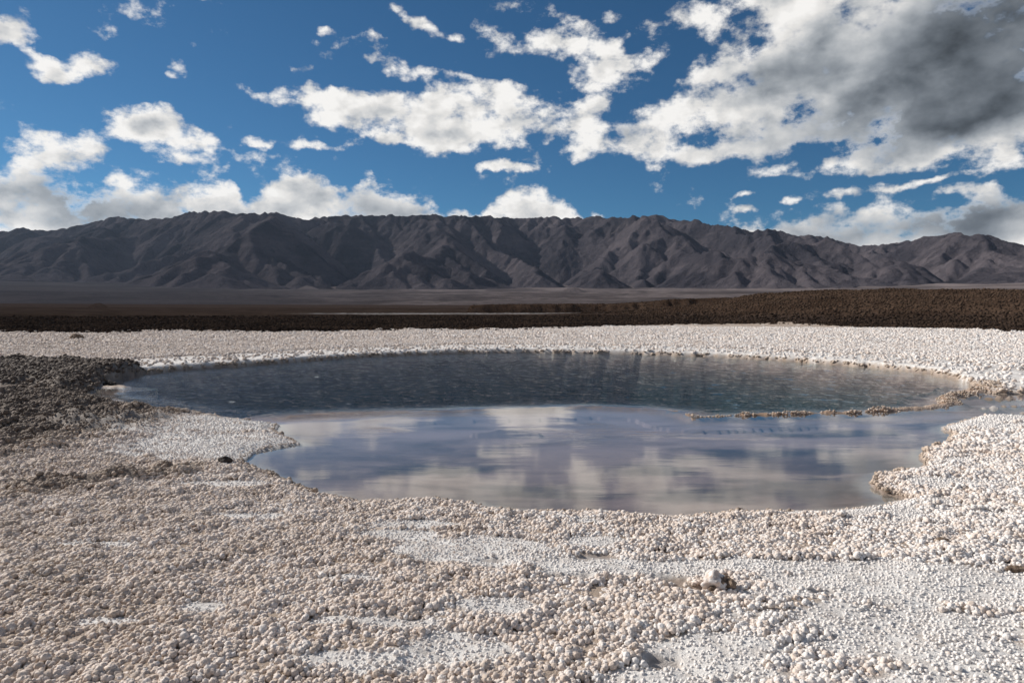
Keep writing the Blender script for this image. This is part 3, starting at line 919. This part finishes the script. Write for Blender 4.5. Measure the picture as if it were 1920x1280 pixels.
def scatter_object(name, pts, scale, tint, mat, label, cat, variants, subdiv, flat, amp, freq, seed):
    me = bpy.data.meshes.new(name)
    me.vertices.add(len(pts))
    me.vertices.foreach_set('co', np.asarray(pts, np.float32).ravel())
    for an, av in (('size', scale), ('tint', tint)):
        a = me.attributes.new(an, 'FLOAT', 'POINT')
        a.data.foreach_set('value', np.asarray(av, np.float32))
    me.update()
    me.materials.append(mat)
    o = bpy.data.objects.new(name, me)
    COL.objects.link(o)
    tag(o, label, cat, kind='stuff')
    g = bpy.data.node_groups.new(name, 'GeometryNodeTree')
    g.interface.new_socket('Geometry', in_out='INPUT', socket_type='NodeSocketGeometry')
    g.interface.new_socket('Geometry', in_out='OUTPUT', socket_type='NodeSocketGeometry')
    N = NT(g)
    gi, go = N.add('NodeGroupInput'), N.add('NodeGroupOutput')
    join = N.add('GeometryNodeJoinGeometry')
    pos = N.add('GeometryNodeInputPosition').outputs[0]
    nor = N.add('GeometryNodeInputNormal').outputs[0]
    for k in range(variants):
        ico = N.add('GeometryNodeMeshIcoSphere')
        ico.inputs['Radius'].default_value = 1.0
        ico.inputs['Subdivisions'].default_value = subdiv
        off = N.add('ShaderNodeVectorMath', operation='ADD')
        N.put(off.inputs[0], pos)
        off.inputs[1].default_value = (k * 13.7 + seed, k * 5.3, -k * 7.9)
        n = N.noise(off.outputs[0], freq, 2.5, 0.6)
        d = N.m('MULTIPLY', N.m('SUBTRACT', n.outputs['Fac'], 0.5), amp)
        sc = N.add('ShaderNodeVectorMath', operation='SCALE')
        N.put(sc.inputs[0], nor)
        N.put(sc.inputs['Scale'], d)
        sp = N.add('GeometryNodeSetPosition')
        N.put(sp.inputs['Geometry'], ico.outputs['Mesh'])
        N.put(sp.inputs['Offset'], sc.outputs[0])
        sh = N.add('GeometryNodeSetShadeSmooth')
        N.put(sh.inputs[0], sp.outputs[0])
        sm = N.add('GeometryNodeSetMaterial')
        N.put(sm.inputs['Geometry'], sh.outputs[0])
        sm.inputs['Material'].default_value = mat
        gt = N.add('GeometryNodeGeometryToInstance')
        N.put(gt.inputs[0], sm.outputs[0])
        N.put(join.inputs[0], gt.outputs[0])
    iop = N.add('GeometryNodeInstanceOnPoints')
    N.put(iop.inputs['Points'], gi.outputs[0])
    N.put(iop.inputs['Instance'], join.outputs[0])
    iop.inputs['Pick Instance'].default_value = True
    ri = N.add('FunctionNodeRandomValue', data_type='INT')
    ri.inputs[4].default_value = 0
    ri.inputs[5].default_value = variants - 1
    N.put(iop.inputs['Instance Index'], ri.outputs[2])
    rv = N.add('FunctionNodeRandomValue', data_type='FLOAT_VECTOR')
    rv.inputs[0].default_value = (-0.9, -0.9, 0)
    rv.inputs[1].default_value = (0.9, 0.9, 6.283)
    N.put(iop.inputs['Rotation'], rv.outputs[0])
    na_ = N.add('GeometryNodeInputNamedAttribute', data_type='FLOAT')
    na_.inputs['Name'].default_value = 'size'
    cs = N.add('ShaderNodeCombineXYZ')
    N.put(cs.inputs[0], na_.outputs[0])
    N.put(cs.inputs[1], na_.outputs[0])
    N.put(cs.inputs[2], N.m('MULTIPLY', na_.outputs[0], flat))
    N.put(iop.inputs['Scale'], cs.outputs[0])
    N.put(go.inputs[0], iop.outputs[0])
    md = o.modifiers.new('scatter', 'NODES')
    md.node_group = g
    return o

def nodule_material():
    m, N, out = material('salt_nodule')
    tint = N.attr('tint', 'INSTANCER')
    pos = N.add('ShaderNodeNewGeometry').outputs['Position']
    n = N.noise(pos, 60.0, 4, 0.65).outputs['Fac']
    col = N.mix(N.rng(tint, 0.0, 0.35, smooth=False), (0.098, 0.068, 0.050), (0.52, 0.41, 0.32))
    col = N.mix(N.rng(tint, 0.35, 0.75, smooth=False), col, (0.745, 0.63, 0.545))
    col = N.mix(N.rng(tint, 0.75, 1.0, smooth=False), col, (0.84, 0.79, 0.745))
    col = N.mix(N.m('MULTIPLY', N.rng(n, 0.5, 0.8), N.rng(tint, 0.1, 0.6)), col, (0.80, 0.74, 0.69))
    principled(N, out, col, 0.8, 0.3, bump(N, n, 0.006))
    return m

def clod_material():
    m, N, out = material('earth_clod')
    tint = N.attr('tint', 'INSTANCER')
    pos = N.add('ShaderNodeNewGeometry').outputs['Position']
    n = N.noise(pos, 6.0, 4, 0.65).outputs['Fac']
    col = N.mix(tint, (0.030, 0.022, 0.018), (0.150, 0.098, 0.067))
    col = N.mix(N.rng(n, 0.5, 0.75), col, (0.055, 0.040, 0.032))
    matte(N, out, col, bump(N, n, 0.05))
    return m

NODULE, CLOD = nodule_material(), clod_material()
def nodules(name, r0, r1, sp, label, big=1.0):
    x, y = scatter(r0, r1, sp)
    z, w, sdv, dirt, bk, so, drr, beachy = lookup(x, y, GZ, GW, sde, GF['dirty'], GF['bank'], soilf, GF['dr'], beach)
    hol, = lookup(x, y, GH)
    u = rs_.uniform(0, 1, x.size)
    clump = fbm(x / (sp * 5.5), y / (sp * 5.5), 3, 141)
    on_rim = (drr < 0.45) & (z > -0.012) & (x > gp(1285, 775)[0])
    ok = (z > 0.012) & (sdv > 0.02)
    gap = fbm(x / (sp * 16), y / (sp * 9), 3, 147)
    wn = w - 0.04 + 0.75 * gap + 0.45 * clump + rs_.uniform(-.22, .22, x.size)
    thin = sst(wn, 0.15, 0.85)                      # towards thin, fine-grained crust
    p = (0.93 - 0.26 * thin) * np.clip(1.1 + 0.8 * clump, 0.66, 1.05) * (1 - 0.25 * dirt) * np.where(beachy > 0.5, 0.10, 1.0) * (hol < 0.4)
    keep = ((ok & (u < p)) | (on_rim & (u < 0.85))) & (bk < 0.3) & (so < 0.6)
    x, y, z, w, thin, dirt, clump, on_rim, drr, so, sdv = (v[keep] for v in (x, y, z, w, thin, dirt, clump, on_rim, drr, so, sdv))
    s = sp * big * (0.50 + 0.40 * rs_.uniform(0, 1, x.size) ** 2.0 + 0.22 * np.clip(clump, -0.3, 1)) * (1.0 - 0.55 * thin) * np.where(on_rim, 0.6, 1.0)
    side = np.interp(x / y, [-0.7, -0.3, 0.2, 0.7], [0.56, 0.66, 0.78, 0.88])
    t = side + 0.20 * fbm(x / 0.8, y / 0.8, 3, 143) + rs_.uniform(-.22, .22, x.size) + 0.36 * thin
    t = np.where(y > 14, t + 0.05, t)
    t = t * (1 - 0.92 * dirt) + 0.06 * dirt * rs_.uniform(0, 1, x.size)
    t = t * (0.32 + 0.68 * sst(sdv, 0.02, 0.11 + 0.05 * clump))
    t = np.where(on_rim, 0.30 + rs_.uniform(-.1, .2, x.size), t)
    heap = np.clip(fbm(x / (sp * 9), y / (sp * 9), 3, 149), -0.3, 0.8) * sp * 1.9 * (1 - thin) * (y < 14)
    pts = np.stack([x, y, z + s * 0.08 + heap + sp * rs_.uniform(-.25, .35, x.size) * (1 - 0.6 * thin)], -1)
    scatter_object(name, pts, s, np.clip(t, 0, 1), NODULE, label, 'salt crust', 8, 3, 1.0 if r1 < 20 else 0.55, 1.35, 2.1, sp * 100)

nodules('salt_nodules', 2.2, 6.2, 0.0232, 'popcorn salt nodules covering the ground nearest the viewer')
nodules('salt_nodules', 6.2, 9.0, 0.0270, 'popcorn salt nodules along the near shore of the shelf')
nodules('salt_nodules', 9.0, 16.0, 0.038, 'small salt nodules and crusted rim round the shelf')
nodules('salt_nodules', 16.0, 34.0, 0.070, 'lumpy salt crust on the far shore beside the basin', 1.05)
nodules('salt_nodules', 34.0, 62.0, 0.105, 'lumpy salt crust meeting the brown earth', 1.05)

def clods(name, r0, r1, sp, label, hgt):
    x, y = scatter(r0, r1, sp)
    z, so, hl, st = lookup(x, y, GZ, soilf, GF['hill'], GF['strip'])
    u = rs_.uniform(0, 1, x.size)
    keep = (u < np.clip(so, 0, 1) * 0.8) & (so > 0.06) & (st < 0.4) & ((np.hypot(x, y) < 126) | (hl > 0.25))
    x, y, z, hl = (v[keep] for v in (x, y, z, hl))
    s = sp * hgt * (0.30 + 0.55 * rs_.uniform(0, 1, x.size) ** 2.2)
    t = np.clip(0.18 + 0.38 * hl + 0.5 * fbm(x / 6, y / 6, 3, 151) + rs_.uniform(-.2, .25, x.size), 0, 1)
    scatter_object(name, np.stack([x, y, z + s * 0.15], -1), s, t, CLOD, label, 'earth clods', 5, 2, 0.75, 1.1, 1.6, sp * 10)

x, y = scatter(9.0, 27.0, 0.075)
z, bkv, drt = lookup(x, y, GZ, GF['bank'], GF['dirty'])
keep = ((bkv > 0.35) & (rs_.uniform(0, 1, x.size) < 0.85))
x, y, z = x[keep], y[keep], z[keep]
s = 0.075 * (0.25 + 0.6 * rs_.uniform(0, 1, x.size) ** 1.8)
scatter_object('earth_clods', np.stack([x, y, z + s * 0.1], -1), s, np.clip(0.01 + rs_.uniform(-.1, .10, x.size), 0, 1), NODULE, 'dark crumbly earth on the low bank beside the inlet', 'earth clods', 5, 2, 0.75, 1.1, 1.6, 3.0)
clods('earth_clods', 38, 80, 0.34, 'dark brown earth clods along the salt edge', 0.62)
clods('earth_clods', 80, 230, 0.58, 'brown earth clods over the low hill', 0.46)


# ------------------------------------------------------------------ single stones lying about
from mathutils import noise as mn
import bmesh

def lump_mesh(name, size, seed, rough=0.45, sub_=4, knobs=0.0):
    bm = bmesh.new()
    bmesh.ops.create_icosphere(bm, subdivisions=sub_, radius=1.0)
    o = Vector((seed * 7.1, seed * 3.3, -seed * 5.7))
    for v in bm.verts:
        d = v.co.normalized()
        h = 1 + rough * mn.noise(d * 1.1 + o) + rough * 0.55 * mn.noise(d * 2.7 + o) + knobs * abs(mn.noise(d * 6.0 + o)) + 0.06 * mn.noise(d * 14 + o)
        v.co = Vector((d.x * size[0], d.y * size[1], max(d.z, -0.55) * size[2])) * h
    me = bpy.data.meshes.new(name)
    bm.to_mesh(me)
    bm.free()
    for p in me.polygons:
        p.use_smooth = True
    return me

def stone_material(name, a, b, scale, dist):
    m, N, out = material(name)
    pos = N.add('ShaderNodeTexCoord').outputs['Object']
    n = N.noise(pos, scale, 5, 0.65).outputs['Fac']
    principled(N, out, N.mix(N.rng(n, 0.38, 0.62), a, b), 0.85, 0.25, bump(N, n, dist))
    return m

ST_SALT = stone_material('salt_stone', (0.62, 0.50, 0.42), (0.82, 0.78, 0.74), 22, 0.012)
ST_BROWN = stone_material('brown_stone', (0.11, 0.075, 0.052), (0.34, 0.25, 0.18), 26, 0.012)
ST_DARK = stone_material('dark_stone', (0.028, 0.022, 0.019), (0.07, 0.055, 0.046), 20, 0.012)

def ground_z(x, y):
    return float(lookup(np.array([x]), np.array([y]), GZ)[0][0])

def stone(name, px, py, size, mat, seed, label, cat, group=None, parts=(), knobs=0.15, lift=0.35):
    x, y = gp(px, py, 0.09)
    for _ in range(3):
        x, y = gp(px, py, ground_z(x, y))
    root = bpy.data.objects.new(name, lump_mesh(name, size, seed, knobs=knobs))
    root.data.materials.append(mat)
    root.location = (x, y, ground_z(x, y) + size[2] * lift)
    root.rotation_euler = (0, 0, seed)
    COL.objects.link(root)
    tag(root, label, cat, group)
    for pn, off, psz, pm in parts:
        c = bpy.data.objects.new(pn, lump_mesh(pn, psz, seed + 3.3, knobs=0.3))
        c.data.materials.append(pm)
        c.location = Vector(off)
        c.parent = root
        COL.objects.link(c)
    root.rotation_euler = (0, 0, 0)
    return root

stone('salt_stone', 1343, 1106, (0.070, 0.060, 0.062), ST_SALT, 1.7, 'white salt stone with a brown side lying on the near crust', 'stone', None,
      (('brown_crust', (0.052, -0.022, 0.004), (0.040, 0.044, 0.042), ST_BROWN), ('brown_crust', (-0.005, -0.046, -0.018), (0.045, 0.026, 0.026), ST_BROWN)), lift=0.62)
stone('salt_stone', 1287, 1108, (0.022, 0.020, 0.018), ST_BROWN, 2.9, 'small brown stone just left of the white salt stone', 'stone')
stone('dark_stone', 423, 867, (0.060, 0.050, 0.050), ST_DARK, 4.1, 'small black stone left of the calm shelf tip', 'stone')
stone('dark_stone', 146, 637, (0.30, 0.26, 0.20), ST_BROWN, 5.6, 'dark brown earth lump on the far white shore at left', 'earth lump')
stone('driftwood_stump', 206, 722, (0.13, 0.09, 0.06), ST_DARK, 6.6, 'short dark lump on the sandbar in the inlet', 'earth lump')
for i, (px, py, s, lab) in enumerate(((1742, 1003, .030, 'brown crust lump nearest the dark shelf corner at right'), (1768, 1013, .022, 'smaller brown crust lump right of its neighbour below the shelf'), (1862, 1042, .030, 'brown crust lump left of the one at the right edge'), (1906, 1070, .034, 'largest brown crust lump at the right edge'), (1112, 984, .026, 'dark crust lump by the near shore, centre'))):
    stone('crust_lump', px, py, (s * 1.5, s, s * 0.6), ST_BROWN, 8.1 + i, lab, 'crust lump', 'brown crust lumps on the near salt', knobs=0.5)


# ------------------------------------------------------------------ air between here and the mountains
def build_haze():
    bm = bmesh.new()
    bmesh.ops.create_cube(bm, size=1.0)
    for v in bm.verts:
        v.co = Vector((v.co.x * 70000, v.co.y * 70000, 1050.0 if v.co.z > 0 else -6.0))
    me = bpy.data.meshes.new('haze')
    bm.to_mesh(me)
    bm.free()
    m, N, out = material('haze')
    pv = N.add('ShaderNodeVolumePrincipled')
    pv.inputs['Color'].default_value = (0.55, 0.74, 1.0, 1)
    pv.inputs['Density'].default_value = 0.000011
    pv.inputs['Anisotropy'].default_value = 0.3
    N.put(out.inputs['Volume'], pv.outputs[0])
    me.materials.append(m)
    o = bpy.data.objects.new('haze', me)
    COL.objects.link(o)
    tag(o, 'thin blue haze in front of the mountains', kind='stuff')

build_haze()
